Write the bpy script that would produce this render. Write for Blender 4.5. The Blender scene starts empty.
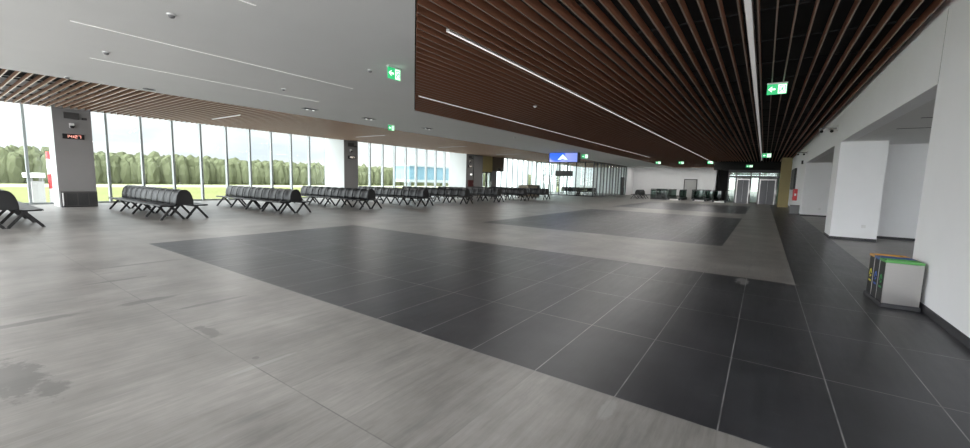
import bpy, math, random
from mathutils import Vector, Matrix, noise
random.seed(7)
sc = bpy.context.scene
COL = sc.collection
PI = math.pi
EYE = 1.45
ZC = 3.76           # underside of the ceilings
ZP = 4.70           # plenum top

# ------------------------------------------------------------------ helpers
class MB:
    """collects vertices and faces, links them as one mesh object"""
    def __init__(s):
        s.v = []; s.f = []; s.m = []
    def add(s, vs, fs, mi=0):
        n = len(s.v); s.v += [tuple(v) for v in vs]
        s.f += [tuple(i + n for i in f) for f in fs]; s.m += [mi] * len(fs); return s
    def box(s, x0, x1, y0, y1, z0, z1, mi=0):
        return s.add([(x0,y0,z0),(x1,y0,z0),(x1,y1,z0),(x0,y1,z0),(x0,y0,z1),(x1,y0,z1),(x1,y1,z1),(x0,y1,z1)],
              [(0,3,2,1),(4,5,6,7),(0,1,5,4),(1,2,6,5),(2,3,7,6),(3,0,4,7)], mi)
    def bar(s, a, b, w, h=None, mi=0, up=(0,0,1)):
        """a rectangular bar from a to b, w across, h along up"""
        a = Vector(a); b = Vector(b); h = h or w
        d = (b - a).normalized(); u = Vector(up)
        if abs(d.dot(u)) > .98: u = Vector((0,1,0))
        r = d.cross(u).normalized(); u = r.cross(d).normalized()
        vs = [p + r*sx*w/2 + u*sy*h/2 for p in (a, b) for sx, sy in ((-1,-1),(1,-1),(1,1),(-1,1))]
        return s.add(vs, [(0,1,2,3),(7,6,5,4),(0,4,5,1),(1,5,6,2),(2,6,7,3),(3,7,4,0)], mi)
    def tube(s, pts, r, n=8, mi=0, cap=True):
        pts = [Vector(p) for p in pts]; rings = []
        for i, p in enumerate(pts):
            d = (pts[min(i+1, len(pts)-1)] - pts[max(i-1, 0)]).normalized()
            u = Vector((0,0,1)) if abs(d.z) < .95 else Vector((1,0,0))
            a = d.cross(u).normalized(); b = a.cross(d)
            rr = r[i] if isinstance(r, (list, tuple)) else r
            rings.append([p + (a*math.cos(2*PI*k/n) + b*math.sin(2*PI*k/n))*rr for k in range(n)])
        vs = [v for q in rings for v in q]; fs = []
        for i in range(len(pts)-1):
            for k in range(n):
                fs.append((i*n+k, i*n+(k+1)%n, (i+1)*n+(k+1)%n, (i+1)*n+k))
        if cap:
            fs.append(tuple(range(n-1,-1,-1))); fs.append(tuple((len(pts)-1)*n+k for k in range(n)))
        return s.add(vs, fs, mi)
    def lathe(s, c, prof, n=20, mi=0):
        vs = []; fs = []
        for r, z in prof:
            for k in range(n):
                vs.append((c[0]+r*math.cos(2*PI*k/n), c[1]+r*math.sin(2*PI*k/n), c[2]+z))
        for i in range(len(prof)-1):
            for k in range(n):
                fs.append((i*n+k, i*n+(k+1)%n, (i+1)*n+(k+1)%n, (i+1)*n+k))
        fs.append(tuple(range(n-1,-1,-1))); fs.append(tuple((len(prof)-1)*n+k for k in range(n)))
        return s.add(vs, fs, mi)
    def prism(s, pts, off, mi=0):
        """polygon pts (3-D, planar) extruded by off"""
        n = len(pts); off = Vector(off)
        vs = [Vector(p) for p in pts] + [Vector(p)+off for p in pts]
        return s.add(vs, [tuple(range(n-1,-1,-1)), tuple(range(n,2*n))] + [(k,(k+1)%n,n+(k+1)%n,n+k) for k in range(n)], mi)
    def build(s, name, mats, parent=None, smooth=False, bevel=0):
        me = bpy.data.meshes.new(name); me.from_pydata(s.v, [], s.f)
        for m in (mats if isinstance(mats, (list, tuple)) else [mats]): me.materials.append(m)
        for p, i in zip(me.polygons, s.m): p.material_index = i
        import bmesh
        bm = bmesh.new(); bm.from_mesh(me); bmesh.ops.recalc_face_normals(bm, faces=bm.faces); bm.to_mesh(me); bm.free()
        if smooth:
            for p in me.polygons: p.use_smooth = True
        o = bpy.data.objects.new(name, me); COL.objects.link(o)
        if parent: o.parent = parent
        if bevel:
            b = o.modifiers.new('bevel', 'BEVEL'); b.width = bevel; b.segments = 2; b.limit_method = 'ANGLE'
        return o

def tag(o, label=None, cat=None, group=None, kind=None):
    if label: o['label'] = label
    if cat: o['category'] = cat
    if group: o['group'] = group
    if kind: o['kind'] = kind
    return o
def empty(name, loc=(0,0,0), rz=0):
    o = bpy.data.objects.new(name, None); COL.objects.link(o); o.location = loc; o.rotation_euler = (0,0,rz)
    o.empty_display_size = .1
    return o
def copy_tree(o, parent=None):
    c = o.copy(); COL.objects.link(c)
    if parent: c.parent = parent
    for ch in [x for x in bpy.data.objects if x.parent == o]: copy_tree(ch, c)
    return c
def struct(o, label=None, cat=None): return tag(o, label, cat, kind='structure')

# ------------------------------------------------------------------ materials
class NT:
    def __init__(s, name):
        s.mat = bpy.data.materials.new(name); s.mat.use_nodes = True
        s.t = s.mat.node_tree; s.n = s.t.nodes; s.l = s.t.links
        s.b = s.n['Principled BSDF']; s.out = s.n['Material Output']
    def node(s, typ, **kw):
        n = s.n.new(typ)
        for k, v in kw.items(): setattr(n, k, v)
        return n
    def put(s, sock, v):
        if hasattr(v, 'links'): s.l.new(v, sock)
        elif isinstance(v, (tuple, list)) and len(v) == 3 and sock.type == 'RGBA': sock.default_value = (*v, 1)
        else: sock.default_value = v
    def m(s, op, a, b=0.0, c=None):
        n = s.node('ShaderNodeMath', operation=op); s.put(n.inputs[0], a); s.put(n.inputs[1], b)
        if c is not None: s.put(n.inputs[2], c)
        return n.outputs[0]
    def mix(s, f, a, b, blend='MIX'):
        n = s.node('ShaderNodeMix', data_type='RGBA', blend_type=blend)
        s.put(n.inputs[0], f); s.put(n.inputs[6], a); s.put(n.inputs[7], b); return n.outputs[2]
    def pos(s): return s.node('ShaderNodeNewGeometry').outputs['Position']
    def obj(s): return s.node('ShaderNodeTexCoord').outputs['Object']
    def noise(s, vec, scale=5, detail=3, stretch=None, rough=.5):
        if stretch:
            mp = s.node('ShaderNodeMapping'); s.l.new(vec, mp.inputs[0]); mp.inputs['Scale'].default_value = stretch; vec = mp.outputs[0]
        n = s.node('ShaderNodeTexNoise'); s.l.new(vec, n.inputs['Vector'])
        n.inputs['Scale'].default_value = scale; n.inputs['Detail'].default_value = detail; n.inputs['Roughness'].default_value = rough
        return n.outputs['Fac']
    def rng(s, v, a, b, c, d):
        n = s.node('ShaderNodeMapRange'); s.put(n.inputs[0], v)
        for i, q in enumerate((a, b, c, d)): s.put(n.inputs[i+1], q)
        return n.outputs[0]
    def bump(s, h, strength=.2, dist=.01):
        n = s.node('ShaderNodeBump'); s.l.new(h, n.inputs['Height']); n.inputs['Strength'].default_value = strength
        n.inputs['Distance'].default_value = dist; s.l.new(n.outputs[0], s.b.inputs['Normal'])

def mat(name, col, rough=.6, metal=0, var=.08, scale=6, stretch=None, bump=0, spec=.5, emit=None, es=0):
    t = NT(name)
    f = t.noise(t.obj(), scale, 4, stretch)
    a = tuple(max(0, c*(1-var)) for c in col); b = tuple(c*(1+var) for c in col)
    t.put(t.b.inputs['Base Color'], t.mix(f, a, b))
    t.b.inputs['Roughness'].default_value = rough; t.b.inputs['Metallic'].default_value = metal
    t.b.inputs['Specular IOR Level'].default_value = spec
    if bump: t.bump(f, bump)
    if emit:
        t.b.inputs['Emission Color'].default_value = (*emit, 1); t.b.inputs['Emission Strength'].default_value = es
    return t.mat

def glass_mat(name, tint=(.93,.965,.95), gloss=.07, rough=.0):
    t = NT(name); t.n.remove(t.b)
    tr = t.node('ShaderNodeBsdfTransparent'); gl = t.node('ShaderNodeBsdfGlossy'); mx = t.node('ShaderNodeMixShader')
    f = t.noise(t.obj(), 1.3, 2)
    t.put(tr.inputs[0], t.mix(f, tint, tuple(min(1, c*1.02) for c in tint)))
    gl.inputs['Roughness'].default_value = rough
    mx.inputs[0].default_value = gloss
    t.l.new(tr.outputs[0], mx.inputs[1]); t.l.new(gl.outputs[0], mx.inputs[2]); t.l.new(mx.outputs[0], t.out.inputs[0])
    return t.mat

M = {}
M['wall'] = mat('white_wall_paint', (.86,.865,.87), .75, var=.03, scale=2, spec=.25)
M['ceil'] = mat('white_ceiling_plaster', (.76,.76,.75), .85, var=.03, scale=1.2, spec=.2)
M['void'] = mat('dark_plenum', (.012,.011,.011), .9, var=.3, scale=3)
M['base'] = mat('dark_baseboard', (.03,.03,.033), .5)
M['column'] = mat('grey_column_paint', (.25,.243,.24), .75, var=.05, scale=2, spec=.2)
M['column_white'] = mat('white_column_paint', (.62,.64,.63), .7, var=.03, scale=2, spec=.2)
M['alu'] = mat('aluminium_mullion', (.26,.28,.28), .5, metal=.2, var=.05)
M['dark_metal'] = mat('dark_frame_metal', (.03,.032,.034), .45, var=.15)
M['black'] = mat('black_plastic', (.012,.012,.013), .5, var=.2)
M['seat'] = mat('black_seat_shell', (.008,.008,.0092), .40, var=.25, scale=9, spec=.38)
M['legs'] = mat('black_powder_coat', (.012,.012,.013), .5, var=.2)
M['steel'] = mat('brushed_stainless', (.46,.445,.43), .32, metal=1, var=.06, scale=14, stretch=(1,1,14))
M['steel_dark'] = mat('dull_lift_steel', (.12,.12,.125), .4, metal=.5, var=.1, scale=6, stretch=(8,8,1))
M['door_grey'] = mat('light_grey_door', (.46,.46,.45), .5)
M['joint'] = mat('filled_wall_joint', (.42,.42,.42), .8)
M['grey'] = mat('grey_sheet_metal', (.20,.20,.205), .55, var=.08)
M['darkgrey'] = mat('dark_grey_casing', (.07,.068,.066), .55, var=.12)
M['white_plastic'] = mat('white_plastic', (.75,.75,.74), .45, var=.03)
M['gold'] = mat('ochre_wall_panel', (.34,.275,.115), .5, var=.1, scale=3, stretch=(1,1,.3))
M['brown'] = mat('dark_brown_panel', (.085,.065,.045), .5, var=.2, scale=4, stretch=(1,1,.2))
M['tan'] = mat('beige_laminate', (.42,.36,.28), .5, var=.08)
M['red'] = mat('red_enamel', (.55,.025,.03), .4, var=.08)
M['maroon'] = mat('dark_maroon_enamel', (.09,.02,.02), .45, var=.1)
M['white_lamp'] = mat('white_lamp_glow', (.9,.9,.88), .5, emit=(1,.97,.93), es=1.2)
M['strip'] = mat('lit_strip_diffuser', (.85,.85,.83), .5, emit=(1,.95,.92), es=.5)
M['strip_thin'] = mat('thin_strip_diffuser', (.85,.85,.83), .5, emit=(1,.96,.94), es=.38)
M['strip_dim'] = mat('pale_strip_diffuser', (.85,.84,.83), .5, emit=(1,.96,.94), es=.12)
M['spot'] = mat('spot_lens_glow', (.9,.9,.9), .5, emit=(1,1,.97), es=1.0)
M['exit_green'] = mat('exit_green_glow', (.02,.40,.12), .4, emit=(.03,.40,.15), es=.7)
M['exit_white'] = mat('exit_white_glow', (.8,.9,.82), .4, emit=(.75,1,.8), es=.9)
M['led'] = mat('red_led_digits', (.9,.5,.4), .4, emit=(1,.42,.34), es=.8)
M['led_white'] = mat('white_led_digits', (.8,.75,.7), .4, emit=(1,.9,.8), es=.6)
M['glass'] = glass_mat('clear_window_glass', (.90,.92,.91), .04)
def frosted():
    t = NT('white_frosted_glass'); t.n.remove(t.b)
    tr = t.node('ShaderNodeBsdfTransparent'); tl = t.node('ShaderNodeBsdfTranslucent'); mx = t.node('ShaderNodeMixShader')
    tr.inputs[0].default_value = (.92,.95,.94,1); f = t.noise(t.obj(), 2, 2); t.put(tl.inputs[0], t.mix(f, (.78,.84,.83), (.88,.92,.91)))
    mx.inputs[0].default_value = .7; t.l.new(tr.outputs[0], mx.inputs[1]); t.l.new(tl.outputs[0], mx.inputs[2]); t.l.new(mx.outputs[0], t.out.inputs[0])
    return t.mat
M['frosted'] = frosted()
M['glass_rail'] = glass_mat('greenish_rail_glass', (.34,.42,.39), .08, .02)
M['glass_part'] = glass_mat('partition_glass', (.93,.96,.95), .08)
M['glass_film'] = glass_mat('grey_film_glass', (.84,.86,.85), .08, .05)
M['glass_lift'] = glass_mat('lift_glass', (.80,.92,.84), .12, .02)
M['green_rim'] = mat('green_bin_rim', (.10,.34,.09), .45)
M['blue_rim'] = mat('blue_bin_rim', (.05,.10,.28), .45)
M['orange_rim'] = mat('orange_bin_rim', (.62,.32,.06), .45)
M['yellow_icon'] = mat('yellow_print', (.55,.50,.04), .5)
M['blue_icon'] = mat('blue_print', (.05,.12,.42), .5)
M['green_icon'] = mat('green_print', (.05,.30,.09), .5)
M['concrete'] = mat('apron_concrete', (.5,.5,.48), .9, var=.1, scale=.2)
M['blueglass'] = mat('blue_bridge_glazing', (.11,.20,.24), .25, var=.1, scale=.6)
M['bridge'] = mat('pale_bridge_panel', (.24,.28,.28), .5)
M['vehicle'] = mat('pale_grey_booth_panel', (.22,.22,.21), .5)
M['forest'] = None
M['rubber'] = mat('black_handrail_rubber', (.015,.016,.016), .45)
M['screen_off'] = mat('dark_screen_glass', (.010,.010,.012), .5, spec=.6)

M['slat_edge'] = mat('walnut_edge_band', (.26,.19,.15), .45, var=.15)
M['slat_edge_lit'] = mat('painted_lit_slat_edge', (.62,.50,.40), .4, var=.1)  # pale underside colour stands in for light bouncing up beside the windows
def slat_material(name, axis, g=1):
    t = NT(name)
    st = (1,.03,1) if axis == 'y' else (.03,1,1)
    f = t.noise(t.pos(), 30, 4, st, .6)
    pn = t.noise(t.pos(), 2.2, 2)
    c = t.mix(f, tuple(v*g for v in (.26,.115,.065)), tuple(v*g for v in (.40,.185,.11)))
    t.put(t.b.inputs['Base Color'], t.mix(t.rng(pn,.3,.7,0,.35), c, tuple(v*g for v in (.30,.13,.075))))
    t.b.inputs['Roughness'].default_value = .5; t.b.inputs['Specular IOR Level'].default_value = .35
    return t.mat
M['slat'] = slat_material('dark_walnut_slat', 'y')
M['slat_x'] = mat('light_walnut_slat_crosswise', (.23,.125,.072), .5, var=.25, scale=8, stretch=(.1,1,1))

def floor_material():
    t = NT('grey_and_charcoal_floor_tiles')
    P = t.pos(); sx = t.node('ShaderNodeSeparateXYZ'); t.l.new(P, sx.inputs[0]); x, y = sx.outputs[0], sx.outputs[1]
    gt = lambda a, b: t.m('GREATER_THAN', a, b); lt = lambda a, b: t.m('LESS_THAN', a, b)
    AND = lambda a, b: t.m('MULTIPLY', a, b); OR = lambda a, b: t.m('MAXIMUM', a, b)
    rg = lambda v, a, b: AND(gt(v, a), lt(v, b))
    west = gt(x, -7.95)
    hall = lt(x, 1.71)
    d1 = AND(rg(y, 2.645, 7.56), AND(gt(x, -10.1), lt(x, 1.72)))
    d2 = AND(rg(y, 11.25, 22.0), rg(x, -7.95, -.72))
    d3 = AND(rg(y, 25.7, 36.5), rg(x, -7.95, -.72))
    d4 = AND(rg(y, 7.5, 42.0), rg(x, .51, 1.72))
    dark = OR(OR(d1, d2), OR(d3, d4))
    # tile ids and joints
    u = t.m('DIVIDE', t.m('ADD', x, 20.305), .612); v = t.m('DIVIDE', t.m('ADD', y, 22.475), 1.256)
    fu = t.m('FRACT', u); fv = t.m('FRACT', v)
    du = t.m('MULTIPLY', t.m('MINIMUM', fu, t.m('SUBTRACT', 1, fu)), .612)
    dv = t.m('MULTIPLY', t.m('MINIMUM', fv, t.m('SUBTRACT', 1, fv)), 1.256)
    joint = t.m('MAXIMUM', t.m('SUBTRACT', 1, t.rng(dv, .0022, .0055, 0, 1)), t.m('MULTIPLY', t.m('SUBTRACT', 1, t.rng(du, .0022, .0055, 0, 1)), t.m('ADD', .25, t.m('MULTIPLY', dark, .75))))
    cid = t.node('ShaderNodeCombineXYZ'); t.l.new(t.m('FLOOR', u), cid.inputs[0]); t.l.new(t.m('FLOOR', v), cid.inputs[1])
    wn = t.node('ShaderNodeTexWhiteNoise', noise_dimensions='2D'); t.l.new(cid.outputs[0], wn.inputs['Vector'])
    tile = wn.outputs['Value']
    # brushed streaks along x, cloudy patches, scuffs
    off = t.node('ShaderNodeVectorMath', operation='ADD'); t.l.new(P, off.inputs[0])
    cz = t.node('ShaderNodeCombineXYZ'); t.l.new(t.m('MULTIPLY', tile, 40), cz.inputs[2]); t.l.new(cz.outputs[0], off.inputs[1])
    streak = t.noise(off.outputs[0], 13, 6, (1,.10,1), .7)
    fine = t.noise(off.outputs[0], 60, 3, (1,.07,1), .6)
    cloud = t.noise(P, 1.1, 5, None, .6)
    tone = t.m('ADD', t.m('MULTIPLY', t.m('SUBTRACT', streak, .5), 1.05), t.m('ADD', t.m('MULTIPLY', t.m('SUBTRACT', cloud, .5), .6), t.m('MULTIPLY', t.m('SUBTRACT', tile, .5), .10)))
    tone = t.m('ADD', tone, t.m('MULTIPLY', t.m('SUBTRACT', fine, .5), .3))
    k = t.m('ADD', 1, tone)
    lightc = t.mix(t.rng(cloud,.35,.65,0,1), (.20,.189,.176), (.245,.232,.217))
    darkc = t.mix(t.rng(cloud,.35,.65,0,1), (.027,.027,.031), (.039,.039,.044))
    kc = t.node('ShaderNodeCombineXYZ')
    for i in range(3): t.l.new(k, kc.inputs[i])
    def mul(c):
        n = t.node('ShaderNodeMix', data_type='RGBA', blend_type='MULTIPLY'); n.inputs[0].default_value = 1
        t.put(n.inputs[6], c); t.l.new(kc.outputs[0], n.inputs[7]); return n.outputs[2]
    jd = t.mix(dark, (.12,.117,.112), (.30,.295,.29))
    jm = t.m('MULTIPLY', joint, t.rng(t.noise(P, 3, 4), .3, .65, .35, .95))
    body = t.mix(dark, mul(lightc), mul(darkc))
    # pale plaster dust and dark damp marks
    dust = t.rng(t.noise(P, 2.3, 6, (1,2.2,1), .7), .66, .80, 0, .35)
    body = t.mix(t.m('MULTIPLY', dust, dark), body, (.26,.25,.24))
    damp = t.rng(t.noise(P, 1.7, 6, (2.6,.45,1), .66), 58e-2, .68, 0, .45)
    body = t.mix(t.m('MULTIPLY', damp, t.m('SUBTRACT', 1, dark)), body, (.14,.137,.133))
    # single marks: damp dabs, smears and pale dust, each at its own spot
    wob = t.noise(P, 9, 4, None, .65)
    def blob(cx, cy, rx, ry, k=.9):
        a = t.m('DIVIDE', t.m('SUBTRACT', x, cx), rx); b = t.m('DIVIDE', t.m('SUBTRACT', y, cy), ry)
        r = t.m('SQRT', t.m('ADD', t.m('MULTIPLY', a, a), t.m('MULTIPLY', b, b)))
        return t.rng(t.m('ADD', r, t.m('MULTIPLY', t.m('SUBTRACT', wob, .5), k)), .7, 1.0, 1, 0)
    wet = None
    for q in ((-.20,6.9,.035,.36),(-.105,6.75,.035,.36),(.36,7.4,.13,.06),(-5.6,1.42,.09,.3),(-4.1,1.46,.22,.06,2.2),(-7.95,1.95,.06,.6),(-5.0,1.85,.05,.4),(-4.15,.30,.42,.16,2.6),(-5.6,.55,.08,.42),(-6.95,1.5,.05,.35),(-3.2,1.46,.03,.03),(-3.75,.42,.2,.09,2.6)):
        v_ = blob(*q); wet = v_ if wet is None else t.m('MAXIMUM', wet, v_)
    pale = None
    for q in ((-.71,2.47,.05,.16),(.47,7.56,.1,.05),(-.16,7.25,.1,.3),(-4.55,9.83,.3,.06),(-3.05,1.45,.03,.3)):
        v_ = blob(*q); pale = v_ if pale is None else t.m('MAXIMUM', pale, v_)
    body = t.mix(t.m('MULTIPLY', pale, .45), body, (.36,.35,.34))
    body = t.mix(t.m('MULTIPLY', wet, .6), body, t.mix(dark, (.085,.083,.08), (.012,.012,.014)))
    t.put(t.b.inputs['Base Color'], t.mix(jm, body, jd))
    t.put(t.b.inputs['Roughness'], t.m('ADD', .26, t.m('MULTIPLY', streak, .20)))
    t.b.inputs['Specular IOR Level'].default_value = .42
    t.bump(t.m('SUBTRACT', t.m('MULTIPLY', streak, .3), joint), .05, .003)
    return t.mat
M['floor'] = floor_material()

def ground_material():
    t = NT('apron_and_grass_field')
    P = t.pos(); s = t.node('ShaderNodeSeparateXYZ'); t.l.new(P, s.inputs[0]); x = s.outputs[0]
    n1 = t.noise(P, .06, 4, (1,.3,1)); n2 = t.noise(P, .9, 3)
    g = t.mix(n1, (.115,.128,.045), (.165,.17,.07)); g = t.mix(t.m('MULTIPLY', n2, .4), g, (.125,.145,.055))
    strip = t.m('MULTIPLY', t.m('LESS_THAN', x, -158), t.m('GREATER_THAN', x, -186))
    g = t.mix(strip, g, (.27,.275,.23))
    c = t.mix(n2, (.44,.44,.42), (.54,.54,.52))
    t.put(t.b.inputs['Base Color'], t.mix(t.m('GREATER_THAN', x, -78), g, c))
    t.b.inputs['Roughness'].default_value = .95; t.b.inputs['Specular IOR Level'].default_value = .1
    return t.mat
M['ground'] = ground_material()

def forest_material():
    t = NT('spring_woodland_foliage')
    P = t.pos(); a = t.noise(P, .14, 3); b = t.noise(P, 1.2, 4, None, .7)
    c = t.mix(t.rng(a,.35,.65,0,1), (.068,.078,.042), (.09,.102,.058)); c = t.mix(t.rng(b,.35,.7,0,.7), c, (.118,.126,.076))
    t.put(t.b.inputs['Base Color'], c); t.b.inputs['Roughness'].default_value = .95; t.b.inputs['Specular IOR Level'].default_value = .05
    t.bump(b, .5, .4)
    return t.mat
M['forest'] = forest_material()

def screen_material():
    t = NT('blue_display_picture'); O = t.obj()
    s = t.node('ShaderNodeSeparateXYZ'); t.l.new(O, s.inputs[0]); x, z = s.outputs[0], s.outputs[2]
    # x from -1.15 to 1.15, z from 0 to .72 : a bright blue disc upper left, violet blue ground, pale lower left
    dx = t.m('DIVIDE', t.m('ADD', x, .55), .75); dz = t.m('DIVIDE', t.m('SUBTRACT', z, .62), .62)
    r = t.m('SQRT', t.m('ADD', t.m('MULTIPLY', dx, dx), t.m('MULTIPLY', dz, dz)))
    disc = t.rng(r, .82, 1.05, 1, 0)
    c = t.mix(t.rng(x, -1.1, 1.1, 0, 1), (.42,.45,.85), (.20,.28,.72))
    c = t.mix(disc, c, (.03,.14,.90))
    em = t.b; t.put(em.inputs['Base Color'], (.02,.02,.05)); t.put(em.inputs['Emission Color'], c)
    em.inputs['Emission Strength'].default_value = .8; em.inputs['Roughness'].default_value = .2
    return t.mat
M['screen'] = screen_material()
M['emblem'] = mat('pale_emblem_glow', (.6,.75,1), .4, emit=(.55,.74,1), es=1.0)

# ------------------------------------------------------------------ world
w = bpy.data.worlds.new('overcast_sky'); sc.world = w; w.use_nodes = True
nt = w.node_tree; nn = nt.nodes; ll = nt.links
bg = nn['Background']; tc = nn.new('ShaderNodeTexCoord'); sp = nn.new('ShaderNodeSeparateXYZ'); ll.new(tc.outputs['Generated'], sp.inputs[0])
mp = nn.new('ShaderNodeMapping'); ll.new(tc.outputs['Generated'], mp.inputs[0]); mp.inputs['Scale'].default_value = (1,1,3.2)
nz = nn.new('ShaderNodeTexNoise'); ll.new(mp.outputs[0], nz.inputs[0]); nz.inputs['Scale'].default_value = 5.5; nz.inputs['Detail'].default_value = 6
rp = nn.new('ShaderNodeValToRGB'); ll.new(nz.outputs['Fac'], rp.inputs[0])
rp.color_ramp.elements[0].position = .34; rp.color_ramp.elements[0].color = (.76,.83,.92,1)
rp.color_ramp.elements[1].position = .58; rp.color_ramp.elements[1].color = (1,1,1,1)
mr = nn.new('ShaderNodeMapRange'); ll.new(sp.outputs[2], mr.inputs[0])
SKY = .88; ZEN = 2.8; BACK = 6.4
mr.inputs[1].default_value = 0.12; mr.inputs[2].default_value = .8; mr.inputs[3].default_value = SKY; mr.inputs[4].default_value = SKY*ZEN
m2 = nn.new('ShaderNodeMapRange'); m2.interpolation_type = 'SMOOTHSTEP'; ll.new(sp.outputs[1], m2.inputs[0])
m2.inputs[1].default_value = .2; m2.inputs[2].default_value = -.9; m2.inputs[3].default_value = 1.0; m2.inputs[4].default_value = BACK
mm = nn.new('ShaderNodeMath'); mm.operation = 'MULTIPLY'; ll.new(mr.outputs[0], mm.inputs[0]); ll.new(m2.outputs[0], mm.inputs[1])
ll.new(rp.outputs[0], bg.inputs[0]); ll.new(mm.outputs[0], bg.inputs[1])

# ------------------------------------------------------------------ setting: floor, walls, ceilings
XW = 1.71; XF = -24.3; Y0 = -6.0; Y1 = 58.0
struct(MB().box(XF-.15, 6.2, Y0, Y1+.2, -.3, 0).build('floor', M['floor']))
struct(MB().box(XF-.4, 6.2, Y0, Y1+.2, ZP, ZP+.3).build('ceiling', [M['void']]), 'dark roof slab above the hanging slats', 'ceiling')
struct(MB().prism([(-14.9,Y0,ZC),(-10.1,Y0+0,ZC),(-10.1,Y0,ZC),(1.71,Y0,ZC),(1.71,-1.71,ZC),(0,0,ZC),(-10.1,10.1,ZC),(-10.1,Y1,ZC),(-14.9,Y1,ZC)][:1] +
       [(1.71,Y0,ZC),(1.71,-1.71,ZC),(-10.1,10.1,ZC),(-10.1,Y1,ZC),(-14.9,Y1,ZC)], (0,0,.06)).build('ceiling_white', M['ceil']), 'white plaster ceiling between the two slatted fields', 'ceiling')
# main slatted field, cut at 45 degrees
mb = MB(); k = -44
while True:
    X = -1.09 + .2068*k; k += 1
    if X > 1.66: break
    if X < -10.06: continue
    ys = -X + .04
    mb.box(X-.010, X+.010, ys, Y1-.02, ZC+.004, ZC+.14); mb.box(X-.010, X+.010, ys, Y1-.02, ZC, ZC+.0035, 1)
struct(mb.build('ceiling_slats', [M['slat'], M['slat_edge']]), 'dark walnut slatted ceiling running the length of the hall', 'ceiling')
mb = MB()
for j in range(40):
    y = 1.2 + j*1.45
    mb.box(max(-10.05, -y), 1.69, y-.012, y+.012, ZC+.146, ZC+.17)
struct(mb.build('ceiling_carrier', M['void']), 'dark carrier rails above the slats', 'ceiling')
mb = MB()
for x in (-21.8, -20.2, -18.6, -17.0, -15.4): mb.box(x-.02, x+.02, Y0, Y1-.1, ZC+.10, ZC+.14)
struct(mb.build('ceiling_carrier_side', M['dark_metal']), 'dark carrier rails above the window slats', 'ceiling')
# side slatted field above the windows
mb = MB(); k = -30
while True:
    y = 1.904 + .2013*k; k += 1
    if y > Y1-.1: break
    if y < Y0: continue
    mb.box(-22.35, -14.93, y-.013, y+.013, ZC+.004, ZC+.10); mb.box(-22.35, -14.93, y-.013, y+.013, ZC, ZC+.0035, 1)
struct(mb.build('ceiling_slats_side', [M['slat_x'], M['slat_edge_lit']]), 'brown slatted ceiling strip along the windows', 'ceiling')
struct(MB().box(-22.39,-22.36, Y0, Y1, ZC+.02, ZP).build('ceiling_fascia', M['ceil']), 'fascia between slats and windows', 'ceiling')
struct(MB().box(-24.3,-22.40, Y0, Y1, ZP-.05, ZP-.01).build('ceiling_edge', M['ceil']), 'white ceiling edge above the windows', 'ceiling')

# right wall with openings
W = M['wall']
def wall(name, *boxes, m=W, label=None):
    mb = MB()
    for b in boxes: mb.box(*b)
    return struct(mb.build(name, m), label, 'wall' if label else None)
wall('wall_right', (XW, XW+.25, 3.6, 7.62, 0, ZP), label='white wall beside the bin')
wall('wall_right_header', (XW, XW+.25, 7.62, 27.3, 2.83, ZP), label='white header over the two recesses')
wall('wall_right_pillar', (XW, 2.72, 15.5, 16.75, 0, 2.83), label='white pillar between the recesses')
wall('wall_right_far', (XW, XW+.25, 27.3, Y1, 0, ZP), label='white far wall with the red cabinet')
wall('wall_recess_back', (2.72, 6, 16.75, 16.95, 0, 2.83), label='white back wall of the nearer recess')
wall('wall_recess_second', (XW+.25, 6, 27.3, 27.5, 0, 2.83), label='white back wall of the second recess')
wall('wall_recess_side', (6, 6.2, Y0, Y1, 0, ZP), label='white side wall inside the recesses')
struct(MB().box(XW+.25, 6, 3.6, 27.3, 2.83, 2.93).build('ceiling_recess', M['ceil']), 'low white ceiling of the recesses', 'ceiling')
struct(MB().box(XW-.008, XW-.001, 3.6, Y1-.1, ZC+.13, ZP).build('wall_right_lining', M['void']), 'black lining of the wall above the slats', 'wall')
struct(MB().box(XW-.004, XW, 7.60, 7.615, 2.83, ZC).build('trim_1', M['joint']), 'fine vertical joint in the right wall', 'trim')
mb = MB()
for a in ((XW-.012, XW, 3.6, 7.63, 0, .09), (XW-.012, XW, 15.49, 16.76, 0, .08), (XW-.012, 2.72, 15.488, 15.5, 0, .08), (2.72, 6, 16.738, 16.75, 0, .08), (XW-.012, XW, 27.29, Y1, 0, .08), (XW-.012, 6, 27.288, 27.3, 0, .08)): mb.box(*a)
struct(mb.build('baseboard_right', M['base']), 'dark skirting along the right wall', 'baseboard')
mb = MB()
for y in (9.2, 10.9, 12.6): mb.box(2.3, 3.3, y, y+.06, 2.826, 2.831)
struct(mb.build('trim_2', M['darkgrey']), 'dark ceiling slots inside the nearer recess', 'trim')
# far wall
wall('wall_far', (-24.3, -4.25, Y1, Y1+.2, 0, ZP), label='white far wall behind the escalators')
wall('wall_lobby', (-4.25, XW, 49.0, 49.2, 0, ZP), m=M['void'], label='dark wall behind the lifts')
wall('wall_lobby_side', (-4.3, -4.1, 49.0, Y1, 0, ZP), m=W, label='white side wall beside the lifts')
struct(MB().box(-15, -4.25, Y1-.012, Y1, 0, .12).build('baseboard_far', M['base']), 'dark skirting of the far wall', 'baseboard')

# columns
col_labels = ['grey column carrying the red clock beside the first windows', 'grey column behind the third bench row', 'grey column with maroon cabinet beside the vestibule']
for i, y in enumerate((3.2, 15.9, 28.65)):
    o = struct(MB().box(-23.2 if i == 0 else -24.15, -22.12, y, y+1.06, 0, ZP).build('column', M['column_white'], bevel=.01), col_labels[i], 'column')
    MB().box(-22.12, -22.1, y, y+1.06, 0, ZC).build('front_cladding', M['column'], o)

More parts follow.
